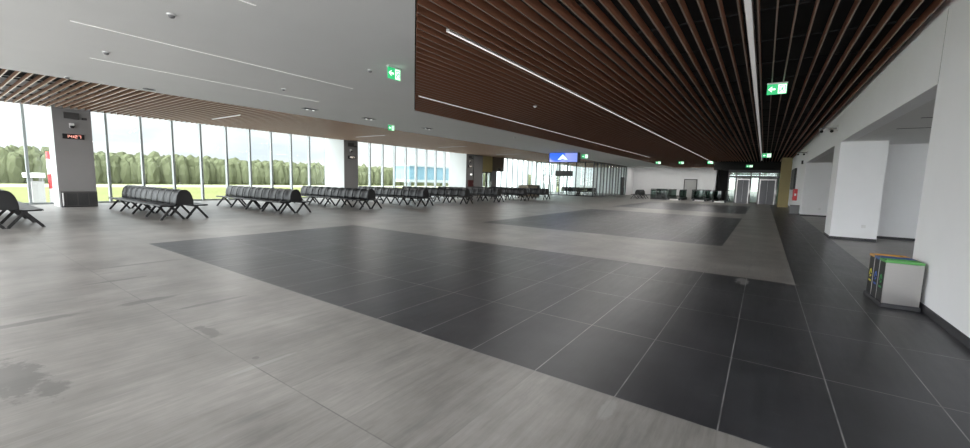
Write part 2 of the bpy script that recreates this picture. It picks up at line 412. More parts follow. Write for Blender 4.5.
# windows : one bay each
YB0 = 2.70 - 1.21*8
for k in range(54):
    y = YB0 + 1.21*k
    if y > Y1-.6: break
    mb = MB()
    mb.box(XF-.05, XF+.17, y-.04, y+.04, 0, ZP-.06)                  # mullion fin
    mb.box(XF-.04, XF+.06, y+.04, y+1.17, 0, .07); mb.box(XF-.04, XF+.06, y+.04, y+1.17, ZP-.14, ZP-.06)
    o = struct(mb.build('window_%d' % (k+1), M['alu']))
    MB().box(XF-.008, XF+.008, y+.04, y+1.17, .07, ZP-.14).build('pane', M['frosted'] if y > 35.5 and k % 7 else M['glass'], o)

# ------------------------------------------------------------------ outdoors
struct(MB().box(-900, XF-.5, -700, 1400, -3.6, -3.4).build('ground', M['ground']), 'apron and grass field beyond the windows', 'ground')
import bmesh
bm = bmesh.new()
rr = random.Random(3)
y = -60.0
while y < 640:
    for row in range(4):
        R = rr.uniform(1.7, 2.7); h = rr.uniform(7.0, 8.0) + row*.3
        c = Vector((-200 - row*4 + rr.uniform(-1.5,1.5), y + rr.uniform(-1.2,1.2), -3.4 + h))
        mt = Matrix.Translation(c) @ Matrix.Diagonal((R, R, R*rr.uniform(1.2,1.8), 1))
        g = bmesh.ops.create_icosphere(bm, subdivisions=2, radius=1, matrix=mt)
        for v in g['verts']:
            d = v.co - c; v.co = c + d*(1 + .3*noise.noise(v.co*1.1))
        # lower skirt of undergrowth
        if row == 0:
            mt = Matrix.Translation((c.x+1.2, c.y, -3.4+3.6)) @ Matrix.Diagonal((2.2,2.2,5.5,1))
            g = bmesh.ops.create_icosphere(bm, subdivisions=2, radius=1, matrix=mt)
            for v in g['verts']: v.co += Vector((noise.noise(v.co*.8), noise.noise(v.co*.8+Vector((9,0,0))), noise.noise(v.co*.7+Vector((0,9,0)))))*.7
    y += 2.3
me = bpy.data.meshes.new('forest'); bm.to_mesh(me); bm.free(); me.materials.append(M['forest'])
fo = bpy.data.objects.new('forest', me); COL.objects.link(fo); tag(fo, 'pale green forest edge beyond the airfield grass', 'forest', kind='stuff')

struct(MB().box(XF-.5, 60, -120, -6.0, -.5, -.3).build('ground_forecourt', M['concrete']), 'pale concrete forecourt behind the hall', 'ground')
# booth with a white roof and red white mast outside the first windows
bo = empty('service_booth', (-40, 4.72, -3.4)); tag(bo, 'small grey booth with white flat roof outside the first windows', 'booth')
MB().box(-.6,.6,-.22,.36, 0, 4.0).build('body', M['vehicle'], bo)
for a in (-.18,.30):
    for b in (-.5,.5): MB().bar((b,a,4.0),(b,a,4.25),.06).build('roof_post', M['grey'], bo)
MB().box(-.8,.8,-.45,.40, 4.25, 4.55).build('roof', M['white_plastic'], bo, bevel=.03)
ma = empty('striped_mast', (-40.2, 5.47, -3.4)); tag(ma, 'red and white striped mast beside the grey booth', 'mast')
mb = MB()
for j in range(12): mb.lathe((0,0,j*.5), [(.11,0),(.11,.5)], 12, 0 if j % 4 in (0,3) else 1)
mb.build('pole', [M['red'], M['white_plastic']], ma); MB().lathe((0,0,-.02),[(.14,0),(.14,.06)],14).build('base', M['grey'], ma)
# boarding bridge further along
br = empty('boarding_bridge', (-44, 47, -3.4)); tag(br, 'pale boarding bridge with blue glazing seen through the windows', 'boarding bridge')
MB().box(-1.6,1.6,-5.5,5.5, 4.3, 4.7).build('floor_deck', M['bridge'], br)
MB().box(-1.5,1.5,-5.4,5.4, 4.7, 6.6).build('glazed_side', M['blueglass'], br)
MB().box(-1.7,1.7,-5.6,5.6, 6.6, 6.8).build('roof', M['bridge'], br)
for a in (-4,4): MB().tube([(0,a,0),(0,a,4.3)], .3, 12).build('support', M['bridge'], br)
for j in range(5):
    a = -4.4+2.2*j; MB().box(1.5,1.56,a-.05,a+.05,4.7,6.6).build('post', M['bridge'], br)

# ------------------------------------------------------------------ benches
def make_bench(n):
    """back-to-back bench, n seats per side; near end at x = 0, running to -x; centre line y = 0"""
    root = empty('bench')
    pitch = .55
    def seat_mb():
        mb = MB(); w = .266
        prof = [(.19,.455),(.30,.437),(.45,.437),(.57,.452),(.615,.447),(.63,.425)]
        vs = []; n_ = len(prof)
        for sx in (-w, w):
            for (a, z) in prof: vs.append((sx, a, z))
            for (a, z) in reversed(prof): vs.append((sx, a-(.004 if a>.6 else 0), z-.022))
        m_ = 2*n_; fs = [tuple(range(m_-1,-1,-1)), tuple(range(m_, 2*m_))] + [(i,(i+1)%m_,m_+(i+1)%m_,m_+i) for i in range(m_)]
        return mb.add(vs, fs)
    def back_mb():
        mb = MB(); vs = []; fs = []; N = 10; W = 6; a0, b0 = .235, .475
        def pt(u, t, off):
            tt = t*PI/2*.97; e = .86
            yy = (a0-off)*max(0, math.cos(tt))**e; zz = .445 + (b0-off)*math.sin(tt)**.92
            wid = .254 if 0 < t < .93 else .236
            return (u*wid, yy + .012*(u*u)*0 + .0, zz)
        for off in (0, .022):
            for i in range(N+1):
                for j in range(W+1): 
                    u = -1 + 2*j/W; p = pt(u, i/N, off + .05*(1-u*u)*(.35+.65*math.sin(PI*min(1,i/N*.9+.1))))   # a shallow dish across the width
                    vs.append(p)
        L = (N+1)*(W+1)
        idx = lambda s, i, j: s*L + i*(W+1) + j
        for i in range(N):
            for j in range(W):
                fs.append((idx(0,i,j),idx(0,i,j+1),idx(0,i+1,j+1),idx(0,i+1,j)))
                fs.append((idx(1,i,j),idx(1,i+1,j),idx(1,i+1,j+1),idx(1,i,j+1)))
        for i in range(N):
            fs.append((idx(0,i,0),idx(0,i+1,0),idx(1,i+1,0),idx(1,i,0))); fs.append((idx(0,i,W),idx(1,i,W),idx(1,i+1,W),idx(0,i+1,W)))
        for j in range(W):
            fs.append((idx(0,0,j),idx(1,0,j),idx(1,0,j+1),idx(0,0,j+1))); fs.append((idx(0,N,j),idx(0,N,j+1),idx(1,N,j+1),idx(1,N,j)))
        return mb.add(vs, fs)
    s0 = seat_mb().build('seat', M['seat'], root, bevel=.006); b0 = back_mb().build('backrest', M['seat'], root, smooth=True)
    def leg_mb():
        mb = MB(); 
        for a in (.035, .605):
            mb.bar((0,.32,.385),(0,a,.018),.06,.042, up=(1,0,0))
            mb.box(-.03,.03,a-.03,a+.03,0,.018)
        return mb.box(-.03,.03,.275,.365,.36,.40).box(-.022,.022,.2,.6,.40,.422)
    l0 = leg_mb().build('leg_frame', M['legs'], root)
    first = True
    for side in (0, 1):
        MB().box(-pitch*n+.1, -.05, .285, .355, .375, .415).build('beam', M['legs'], root).rotation_euler = (0,0,PI*side)
        if side: 
            bo_ = [c for c in root.children if c.name.startswith('beam')][-1]; bo_.location = (-pitch*n,0,0)
        for i in range(n):
            x = -pitch*(i+.5)
            for src in (s0, b0):
                o = src if first else src.copy()
                if not first: COL.objects.link(o); o.parent = root
                o.location = (x,0,0); o.rotation_euler = (0,0,PI*side)
            first = False
    for side in (0, 1):
        nl = {10: 5, 4: 3}[n]
        for i in range(nl):
            x = -.06 - (pitch*n-.12)*i/(nl-1)
            o = l0 if (side == 0 and i == 0) else l0.copy()
            if o is not l0: COL.objects.link(o); o.parent = root
            o.location = (x,0,0); o.rotation_euler = (0,0,PI*side)
    for x in (-.012, -pitch*n+.004):
        cap = [(x, .225*math.cos(PI*k/12), .452 + .462*math.sin(PI*k/12)**.92) for k in range(13)]
        MB().prism(cap, (.008,0,0)).build('end_panel', M['legs'], root)
    return root
GB = 'black back-to-back bench rows along the windows'
proto = make_bench(10)
bl = ['black back-to-back bench row cut off by the left edge of view',
      'black bench row just right of the column with the red clock',
      'second full black bench row right of the clock column',
      'third full black bench row, reaching in front of the second column',
      'fourth full black bench row, just beyond the second column',
      'fifth full black bench row, in front of the third column with maroon cabinet',
      'sixth full black bench row, in front of the vestibule doors',
      'seventh full black bench row, in front of the beige counter',
      'eighth black bench row, short stretch seen left below the blue screen']
for i in range(9):
    o = proto if i == 0 else copy_tree(proto)
    o.location = (-14.68, 1.21 + 3.6*i if i != 8 else 30.1, 0)
    tag(o, bl[i], 'bench', GB)
short = make_bench(4)
sl = ['short black bench behind the glass partition, nearer its door', 'short black bench behind the glass partition, nearer its corner', 'short black bench seen end-on left of the escalator rails']
for i, (x, y, rz) in enumerate(((-18.4, 46.2, 0), (-16.0, 45.6, 0), (-10.4, 41.6, -PI/2))):
    o = short if i == 0 else copy_tree(short)
    o.location = (x, y, 0); o.rotation_euler = (0,0,rz); tag(o, sl[i], 'bench', 'short black benches at the far end')

# ------------------------------------------------------------------ litter bin by the right wall
bn = empty('recycling_bin', (1.475, 7.235, 0), math.radians(3.5)); tag(bn, 'stainless steel three-stream recycling bin with coloured rims against the right wall', 'recycling bin')
hx, hy, H_ = .168, .345, .56
MB().box(-hx-.012,hx+.012,-hy-.02,hy+.02,0,.05).build('plinth', M['base'], bn, bevel=.004)
MB().box(-hx+.01,hx,-hy,-hy+.012,.05,H_).build('end_panel', M['steel'], bn); MB().box(-hx+.01,hx,hy-.012,hy,.05,H_).build('end_panel', M['steel'], bn)
MB().box(hx-.012,hx,-hy+.013,hy-.013,.05,H_).build('back_panel', M['steel'], bn)
streams = (('green', -.215), ('blue', 0), ('orange', .215))
for nm, cy in streams:
    fd = MB().box(-hx,-hx+.012,cy-.1,cy+.1,.055,H_).build('front_door', M['black'], bn)
    ic = {'green':'green_icon','blue':'blue_icon','orange':'yellow_icon'}[nm]
    mb = MB()
    # printed symbol: three chasing bars and a word-like bar under it
    for k in range(3):
        a = PI/2 + k*2*PI/3; p = (cy+.042*math.cos(a), .335+.055*math.sin(a)); q = (cy+.042*math.cos(a+1.5), .335+.055*math.sin(a+1.5))
        mb.bar((-hx-.0015,p[0],p[1]),(-hx-.0015,q[0],q[1]),.003,.024, up=(0,1,0) if abs(p[1]-q[1])>.05 else (0,0,1))
    mb.box(-hx-.003,-hx-.0005,cy-.05,cy+.05,.22,.245)
    mb.build('pictogram', M[ic], fd)
    rim = MB(); a0, a1 = cy-.107, cy+.107
    rim.box(-hx-.008,hx+.008,a0,a0+.03,H_,H_+.03); rim.box(-hx-.008,hx+.008,a1-.03,a1,H_,H_+.03)
    rim.box(-hx-.008,-hx+.028,a0+.03,a1-.03,H_,H_+.03); rim.box(hx-.028,hx+.008,a0+.03,a1-.03,H_,H_+.03)
    r_ = rim.build('rim', M[nm+'_rim'], bn); tag(r_, nm + ' lid rim')
    MB().box(-hx+.02,hx-.02,a0+.02,a1-.02,H_-.03,H_-.005).build('lid', M['black'], bn)
for cy in (-.1075, .1075): MB().box(-hx-.004,-hx+.012,cy-.0065,cy+.0065,.05,H_).build('divider_trim', M['steel'], bn)
for cy in (-hy+.004,): MB().box(-hx-.004,-hx+.012,cy-.004,cy+.006,.05,H_).build('divider_trim', M['steel'], bn)

# ------------------------------------------------------------------ lights in the ceilings
def strip(name, label, x0, x1, y0, y1, m, z=ZC, group=None, h=.145):
    root = empty(name, ((x0+x1)/2, (y0+y1)/2, z)); tag(root, label, 'light', group)
    dx, dy = (x1-x0)/2, (y1-y0)/2
    mb = MB(); t_ = .006
    mb.box(-dx,dx,-dy,-dy+t_,-.004,h); mb.box(-dx,dx,dy-t_,dy,-.004,h); mb.box(-dx,-dx+t_,-dy+t_,dy-t_,-.004,h); mb.box(dx-t_,dx,-dy+t_,dy-t_,-.004,h)
    mb.build('housing', M['white_plastic'], root)
    MB().box(-dx+t_,dx-t_,-dy+t_,dy-t_,*((.002,.012) if h else (-.004,0))).build('diffuser', m, root)
    return root
g1 = 'linear lights set between the dark slats'
strip('ceiling_light', 'long white linear light starting mid-field in the dark slatted ceiling', -4.31, -4.25, 5.0, Y1-16, M['strip'], group=g1)
strip('ceiling_light', 'long white linear light in the slats running straight toward the lifts', -.405, -.325, 1.0, Y1-16, M['strip_dim'], group=g1)
strip('ceiling_light', 'thin linear light near the diagonal corner of the dark slatted ceiling', -8.24, -8.17, 8.4, Y1-22, M['strip'], group=g1)
g2 = 'linear lights in the white ceiling'
strip('ceiling_light', 'longer thin strip light in the white ceiling', -9.135, -9.085, 1.6, 6.85, M['strip_thin'], z=ZC, group=g2, h=.0)
strip('ceiling_light', 'shorter thin strip light in the white ceiling nearer the windows', -11.705, -11.655, 2.3, 7.5, M['strip_thin'], z=ZC, group=g2, h=.0)
strip('ceiling_light', 'thin strip light ending at the top edge of the white ceiling', -5.97, -5.93, -2.0, 2.9, M['strip_thin'], z=ZC, group=g2, h=.0)
g3 = 'strip lights crossing the brown slats by the windows'
for y, lb in ((.75,'strip light in the brown slats at the far left'),(7.65,'strip light in the brown slats above the second bench row'),(15.05,'strip light in the brown slats before the second column'),(22.3,'strip light in the brown slats before the third column'),(30.0,'strip light in the brown slats above the vestibule')):
    strip('ceiling_light', lb, -19.8, -17.3, y-.035, y+.035, M['strip'], group=g3, h=.10)

def spots(name, label, x, y):
    r = empty(name, (x, y, ZC)); tag(r, label, 'light', 'paired recessed spotlights in the white ceiling')
    MB().box(-.14,.14,-.26,.26,-.006,0).build('frame', M['grey'], r)
    for a in (-.12,.12):
        l = MB().lathe((0,a,-.035),[(.06,0),(.085,.012),(.085,.03)],16).build('lamp', M['dark_metal'], r)
        MB().lathe((0,a,-.037),[(.05,0),(.05,.003)],16).build('lens', M['spot'], l)
    return r
spots('spotlight', 'paired recessed spotlight left of the thin ceiling strip ends', -13.2, 8.15)
spots('spotlight', 'paired recessed spotlight just left of the small ceiling exit sign', -13.05, 10.55)
spots('spotlight', 'paired recessed spotlight beyond the small ceiling exit sign', -12.95, 13.8)

dets = ((-7.38,2.38,'smoke detector in the white ceiling above the long strip start'),(-10.82,2.38,'smoke detector in the white ceiling between the two strips'),(-14.6,2.44,'smoke detector at the edge of the white ceiling near the brown slats'),
        (-10.83,5.93,'smoke detector in the white ceiling below the shorter strip'),(-7.21,5.87,'smoke detector in the white ceiling left of the green exit sign'),(-11.1,18.5,'smoke detector in the white ceiling beyond the spotlights'),(-5.98,11.14,'white dome detector under the dark slatted ceiling'))
for x, y, lb in dets:
    r = empty('smoke_detector', (x,y,ZC)); tag(r, lb, 'smoke detector', 'ceiling detectors')
    MB().lathe((0,0,-.018),[(.06,0),(.062,.018)],18).build('base', M['white_plastic'], r)
    MB().lathe((0,0,-.055),[(.012,0),(.035,.01),(.045,.037)],18).build('head', M['white_plastic' if y > 10 else 'grey'], r, smooth=True)
sp_ = empty('ceiling_speaker', (-14.5, 4.05, ZC)); tag(sp_, 'round dark ceiling speaker grille beside the brown slats', 'speaker')
MB().lathe((0,0,-.012),[(.14,0),(.15,.012)],24).build('rim', M['grey'], sp_); MB().lathe((0,0,-.016),[(.12,0),(.12,.004)],24).build('grille', M['darkgrey'], sp_)

# exit signs
def exit_sign(label, loc, rz, w_=.37, h_=.24, arrow=True):
    """hangs from loc (top centre); faces local -y"""
    r = empty('exit_sign', loc, rz); tag(r, label, 'exit sign', 'green exit signs')
    MB().box(-w_/2-.01,w_/2+.01,-.03,.03,-.03,0).build('housing', M['white_plastic'], r)
    pn = MB().box(-w_/2,w_/2,-.012,.012,-h_-.03,-.03).build('panel', M['exit_green'], r)
    zc = -.03-h_/2
    for s in (-1, 1):
        y0, y1 = (-.015,-.0125) if s < 0 else (.0125,.015)
        MB().box(.02,w_/2-.01,y0,y1,-h_-.018,-.042).build('white_field', M['exit_white'], pn)
        cx = -w_/4
        a = MB()
        a.prism([(cx-.07,y0,zc),(cx-.01,y0,zc+.055),(cx+.012,y0,zc+.055),(cx-.022,y0,zc+.018),(cx+.065,y0,zc+.018),(cx+.065,y0,zc-.018),(cx-.022,y0,zc-.018),(cx+.012,y0,zc-.055),(cx-.01,y0,zc-.055)], (0,y1-y0,0))
        a.build('arrow', M['exit_white'], pn)
        q0, q1 = (-.018,-.0155) if s < 0 else (.0155,.018)
        m_ = MB(); dx = w_/4+.005
        m_.box(dx-.05,dx-.038,q0,q1,zc-.075,zc+.075); m_.box(dx+.048,dx+.06,q0,q1,zc-.075,zc+.075); m_.box(dx-.05,dx+.06,q0,q1,zc+.065,zc+.078)
        m_.lathe((dx+.012,(q0+q1)/2,zc+.038),[(.001,-.012),(.011,-.004),(.011,.004),(.001,.012)],10)
        for p, q, t_ in (((.008,.026),(-.002,-.014),.022),((-.002,-.014),(-.03,-.036),.011),((-.03,-.036),(-.034,-.062),.011),((-.002,-.014),(.022,-.036),.011),((.022,-.036),(.03,-.066),.011),((.006,.02),(-.024,.006),.009),((.008,.02),(.034,.008),.009)):
            m_.bar((dx+p[0],(q0+q1)/2,zc+p[1]),(dx+q[0],(q0+q1)/2,zc+q[1]),q1-q0,t_, up=(-(q[1]-p[1]),0,q[0]-p[0]))
        m_.build('running_figure', M['exit_green'], pn)
    return r
exit_sign('green exit sign with left arrow under the white ceiling by the diagonal slat edge', (-6.57, 5.97, ZC), PI/2, .34, .225)
exit_sign('green exit sign with left arrow hanging under the dark slats near the straight light', (.047, 11.15, ZC+.01), 0, .36, .22)
exit_sign('small green exit sign on the white ceiling near the paired spotlights', (-13.6, 12.2, ZC), PI/2, .34, .22)
exit_sign('green exit sign right of the blue screen', (-12.1, 31.3, ZC), PI/6, .5, .3)
exit_sign('far exit sign leftmost of the three in line before the far wall', (-8.8, 42.4, ZC), .3, .46, .21)
exit_sign('far exit sign in the middle of the three in line before the far wall', (-6.75, 42.5, ZC), .3, .46, .21)
exit_sign('far exit sign rightmost of the three in line before the far wall', (-4.3, 42.6, ZC), .3, .46, .21)
exit_sign('exit sign under the slats straight ahead, before the lifts', (-.05, 33, ZC), 0, .5, .26)
exit_sign('exit sign directly above the left lift', (-1.25, 42.9, 3.45), 0, .5, .2)

# blue information screen
sr = empty('information_screen', (-12.95, 29.0, ZC)); tag(sr, 'blue information screen with white peak emblem hanging from the white ceiling', 'screen')
MB().box(-1.22,1.22,.02,.42,-.76,-.03).build('casing', M['black'], sr, bevel=.01)
for a in (-.8,.8): MB().box(a-.03,a+.03,.19,.25,-.035,0).build('hanger', M['dark_metal'], sr)
d_ = MB().box(-1.15,1.15,0,.018,0,.68).build('display', M['screen'], sr); d_.location = (0,0,-.735)
e_ = MB().prism([(-.42,-.006,.15),(0,-.006,.56),(.42,-.006,.15),(.2,-.006,.15),(0,-.006,.23),(-.2,-.006,.15)], (0,.005,0)).build('emblem', M['emblem'], d_)
e_.location = (-.03, 0, .02)

# ------------------------------------------------------------------ column devices
SEG = {'0':'abcdef','1':'bc','2':'abged','3':'abgcd','4':'fgbc','5':'afgcd','6':'afgedc','7':'abc','8':'abcdefg','9':'abcdfg'}
def digit(mb, ch, y, z, w_, h_, x, t_=.014):
    if ch == ':':
        for q in (.3,.7): mb.box(x,x+.004,y-.014,y+.014,z+h_*q-.014,z+h_*q+.014)
        return
    s = SEG[ch]; a, b, c_ = z, z+h_/2, z+h_
    for k, bx in {'a':(y,y+w_,c_-t_,c_),'g':(y,y+w_,b-t_/2,b+t_/2),'d':(y,y+w_,a,a+t_),'f':(y,y+t_,b,c_),'b':(y+w_-t_,y+w_,b,c_),'e':(y,y+t_,a,b),'c':(y+w_-t_,y+w_,a,b)}.items():
        if k in s: mb.box(x,x+.004,bx[0],bx[1],bx[2],bx[3])
XC = -22.1
def clock(label, y, z, w_, h_, mled):
    r = empty('digital_clock', (XC-.004, y, z)); tag(r, label, 'clock')
    MB().box(0,.06,-w_/2,w_/2,-h_/2,h_/2).build('casing', M['black'], r, bevel=.006)
    mb = MB(); dw = w_*.12; dh = h_*.56
    for ch, q in (('1',-.36),('4',-.19),(':',.0),('2',.05),('7',.22)): digit(mb, ch, q*w_, -dh/2, dw, dh, .061)
    mb.build('digits', mled, r)
clock('red-lit digital clock on the nearest column', 3.72, 2.71, .60, .19, M['led'])
clock('small digital clock on the second column', 16.45, 2.70, .55, .20, M['led_white'])
clock('dark digital clock on the third column', 29.2, 2.68, .55, .22, M['led_white'])
def box_thing(name, label, cat, m, x0,x1,y0,y1,z0,z1, extra=None):
    r = empty(name, ((x0+x1)/2,(y0+y1)/2,z0)); tag(r, label, cat)
    dx,dy,dz = (x1-x0)/2,(y1-y0)/2,z1-z0
    MB().box(-dx,dx,-dy,dy,0,dz).build('casing', m, r, bevel=.006)
    mb = MB()
    nl = max(2, int(dz/.05))
    for k in range(nl): 
        z = dz*(k+.5)/nl; mb.box(dx,dx+.006,-dy*.85,dy*.85,z-.006,z+.006)
    mb.build('grille', M['darkgrey'], r)
    return r
for y, nm in ((3.2,'nearest'),(15.9,'second'),(28.65,'third')):
    box_thing('ventilation_grille', 'grey ventilation box high on the %s column' % nm, 'ventilation grille', M['darkgrey'], XC, XC+.05, y+.30, y+.72, 3.38, 3.62)
    r = empty('security_camera', (XC-.004, y+.5, 3.12)); tag(r, 'small dome camera above the clock on the %s column' % nm, 'camera')
    MB().box(0,.03,-.07,.07,-.08,.10).build('base', M['white_plastic'], r)
    MB().lathe((.09,0,-.10),[(.01,0),(.05,.02),(.065,.06),(.065,.1)],16).build('dome', M['black'], r, smooth=True)
    MB().box(.03,.10,-.04,.04,0,.03).build('bracket', M['white_plastic'], r)
    r = empty('call_point', (XC-.004, y+.86, 3.42)); tag(r, 'small dark wall box beside the ventilation box on the %s column' % nm, 'wall box')
    MB().box(0,.05,-.07,.07,-.04,.04).build('casing', M['black'], r, bevel=.004); MB().box(.05,.056,-.05,.05,-.025,.025).build('cover', M['darkgrey'], r)
# equipment cabinet at the foot of the first column
r = empty('air_outlet_cabinet', (XC+.01, 3.74, 0)); tag(r, 'dark grey low air outlet cabinet at the foot of the nearest column', 'cabinet')
MB().box(0,.16,-.53,.50,.0,.60).build('casing', M['darkgrey'], r, bevel=.01)
for a in (-.36, -.05, .26):
    p_ = MB().box(.16,.168,a-.0,a+.27 if a<.2 else a+.2,.08,.52).build('grille_panel', M['dark_metal'], r)
    mb = MB()
    for k in range(9): mb.box(.168,.174,a+.01,a+(.26 if a<.2 else .19),.11+k*.045,.125+k*.045)
    mb.build('louvre', M['darkgrey'], p_)
MB().box(.16,.2,-.52,.49,0,.03).build('plinth', M['black'], r)
MB().tube([(.17,-.47,.06),(.2,-.47,.1),(.2,-.47,.5),(.17,-.47,.54)], .02, 8).build('handle', M['white_plastic'], r)
# third column extras
r = empty('fire_hose_cabinet', (XC-.004, 29.28, .82)); tag(r, 'dark maroon cabinet on the third column', 'cabinet')
MB().box(0,.12,-.36,.36,0,.62).build('casing', M['maroon'], r, bevel=.008); dd = MB().box(.12,.132,-.33,.33,.03,.59).build('door', M['maroon'], r); MB().box(.132,.15,.24,.27,.27,.36).build('handle', M['steel'], dd)
r = empty('wall_lamp', (XC-.004, 29.34, 1.95)); tag(r, 'small bright white lamp on the third column', 'lamp')
MB().box(0,.03,-.13,.13,-.07,.07).build('base', M['white_plastic'], r); MB().box(.03,.07,-.10,.10,-.05,.05).build('diffuser', M['white_lamp'], r, bevel=.01)

# ------------------------------------------------------------------ vestibule beyond the third column
vs_ = empty('entrance_vestibule', (-22.1, 29.8, 0)); tag(vs_, 'entrance vestibule with ochre and brown boxes over glass doors', 'vestibule')
MB().box(-.25,0,0,1.40,0,ZC).build('side_panel', M['column'], vs_)
MB().box(-1.9,.0,1.42,3.05,2.26,ZC-.005).build('ochre_box', M['gold'], vs_)
MB().box(-1.9,.02,3.07,5.15,2.38,ZC-.005).build('brown_box', M['brown'], vs_)
MB().box(-.25,-.05,3.10,3.95,0,2.38).build('dark_post', M['grey'], vs_)
for a in (1.42, 2.26):
    f_ = MB().box(-.2,-.12,a,a+.1,0,2.26).box(-.2,-.12,a+.72,a+.82,0,2.26).box(-.2,-.12,a+.1,a+.72,2.14,2.26).box(-.2,-.12,a+.1,a+.72,0,.1).build('door', M['dark_metal'], vs_)
    MB().box(-.17,-.15,a+.1,a+.72,.1,2.14).build('pane', M['glass'], f_); MB().bar((-.1,a+.66,.9),(-.1,a+.66,1.3),.03).build('handle', M['steel'], f_)
r = empty('security_camera', (-22.06, 33.9, 2.62)); tag(r, 'small black camera on the brown vestibule box', 'camera')
MB().box(-.02,.04,-.05,.05,-.05,.05).build('wall_mount', M['black'], r); MB().tube([(.04,0,0),(.26,.0,-.05)], .06, 12).build('body', M['black'], r)

# beige counter
ct = empty('service_counter', (-19.6, 36.5, 0)); tag(ct, 'beige counter with dark end panel behind the benches', 'counter')
MB().box(-.75,.35,-1.5,.55,0,1.06).build('body', M['tan'], ct, bevel=.01); MB().box(-.75,.35,.56,1.1,0,1.08).build('end_panel', M['darkgrey'], ct)
MB().box(-.8,.4,-1.55,1.12,1.08,1.12).build('worktop', M['tan'], ct)

# ------------------------------------------------------------------ glass partition at the far left
def glass_wall(name, label, p0, p1, n, z1, gm, fm, mull=.07, bars=()):
    d = (Vector(p1)-Vector(p0)); L = d.length; rz = math.atan2(d.y, d.x)
    r = empty(name, p0, rz); tag(r, label, 'glass partition', kind='structure')
    for k in range(n+1):
        x = L*k/n; MB().box(x-mull/2,x+mull/2,-.06,.06,0,z1).build('mullion', fm, r)
    for k in range(n):
        a, b = L*k/n+mull/2, L*(k+1)/n-mull/2
        MB().box(a,b,-.01,.01,.08,z1-.1).build('pane', gm[k % len(gm)], r)
    rl = MB().box(0,L,-.05,.05,0,.08).box(0,L,-.05,.05,z1-.1,z1)
    for z in bars: rl.box(0,L,-.04,.04,z-.03,z+.03)
    rl.build('rail', fm, r)
    return r
gw = glass_wall('wall_glass_front', 'clear glass partition with dark mullions below the blue screen', (-22.2,42.2,0), (-15.2,42.2,0), 7, ZC, [M['glass_part']], M['dark_metal'])
MB().box(2.5,4.6,-.07,.07,2.15,2.75).build('transom_panel', M['darkgrey'], gw)
f_ = MB().box(.95,1.05,-.08,.08,0,2.3).box(1.75,1.85,-.08,.08,0,2.3).box(1.05,1.75,-.08,.08,2.2,2.3).build('door_frame', M['grey'], gw)
glass_wall('wall_glass_side', 'glass partition with grey striped film beside the far wall', (-15.2,42.2,0), (-15.2,57.9,0), 14, ZC, [M['glass_film'],M['glass_part'],M['glass_film'],M['glass_part'],M['glass_part']], M['grey'], .09)
wall('wall_far_left', (-15.25,-15.1, 54.5, 57.9, 0, ZC), label='white wall end with dark doorway')
# doors in the far walls
def door(name, label, loc, rz, w_, h_, fm, lm):
    r = empty(name, loc, rz); tag(r, label, 'door', kind='structure')
    MB().box(-w_/2-.1,-w_/2,-.05,.02,0,h_+.1).box(w_/2,w_/2+.1,-.05,.02,0,h_+.1).box(-w_/2,w_/2,-.05,.02,h_,h_+.1).build('door_frame', fm, r)
    l = MB().box(-w_/2,w_/2,-.02,.01,0,h_).build('door_leaf', lm, r)
    MB().bar((w_/2-.12,-.05,.95),(w_/2-.12,-.05,1.15),.03).build('handle', M['steel'], l)
door('door_1', 'grey door with dark frame in the far white wall', (-7.9,Y1-.03,0), 0, 1.35, 2.2, M['dark_metal'], M['door_grey'])
door('door_2', 'dark doorway at the end of the striped glass', (-15.05,52.6,0), PI/2, 1.0, 2.2, M['dark_metal'], M['darkgrey'])

# ------------------------------------------------------------------ escalators
def balustrade(parent, x, y0, y1):
    """one glass side with rounded newel end and rubber handrail"""
    pts = []
    for k in range(9):
        a = PI/2 + PI*k/8; pts.append((x, y0 + .38*math.cos(a)+.38, .62 + .38*math.sin(a)))
    pts = [(x,y1,1.0)] + pts + [(x,y0+.8,.24)]
    h = MB().tube(pts, .045, 8).build('handrail', M['rubber'], parent)
    g = MB().prism([(x-.006,p[1],p[2]) for p in pts[1:]] + [(x-.006,y1,.24),(x-.006,y1,1.0)], (.012,0,0)).build('glass_panel', M['glass_rail'], parent)
    MB().box(x-.1,x+.1,y0+.15,y1,0,.24).build('skirt', M['dark_metal'], parent)
def escalator(label, x, y):
    r = empty('escalator', (x,y,0)); tag(r, label, 'escalator', 'escalators before the far wall')
    for s in (-.5,.5): balustrade(r, s, 0, 4.2)
    MB().box(-.42,.42,-.9,.55,0,.012).build('landing_plate', M['white_plastic'], r)
    MB().box(-.62,.62,.16,.42,0,.11).build('comb_plinth', M['white_plastic'], r)
    mb = MB()
    for k in range(9): mb.box(-.4,.4,.55+k*.4,.95+k*.4,0,.05-.004*k)
    mb.build('step_band', M['dark_metal'], r)
escalator('escalator leftmost of three, beside the glass guardrails', -7.25, 43.0)
escalator('escalator in the middle of three before the far wall', -5.05, 43.3)
escalator('escalator nearest the lifts', -3.3, 42.2)
def guard(label, x0, x1, y, n):
    r = empty('glass_guardrail', ((x0+x1)/2,y,0)); tag(r, label, 'guardrail', 'glass guardrails around the stairwell')
    L = x1-x0
    MB().bar((-L/2,0,1.03),(L/2,0,1.03),.07,.05).build('handrail', M['rubber'], r)
    for k in range(n+1): x = -L/2+L*k/n; MB().box(x-.03,x+.03,-.03,.03,0,1.0).build('post', M['dark_metal'], r)
    for k in range(n): MB().box(-L/2+L*k/n+.04,-L/2+L*(k+1)/n-.04,-.008,.008,.1,.98).build('glass_panel', M['glass_rail'], r)
    MB().box(-L/2,L/2,-.06,.06,0,.1).build('kick_plate', M['dark_metal'], r)
guard('dark glass guardrail between the end-on bench and the escalators', -9.4, -7.9, 43.0, 3)
guard('second dark glass guardrail standing behind the first', -9.4, -8.0, 45.8, 3)
guard('low glass guardrail between the middle and right escalators', -6.4, -3.6, 48.6, 5)

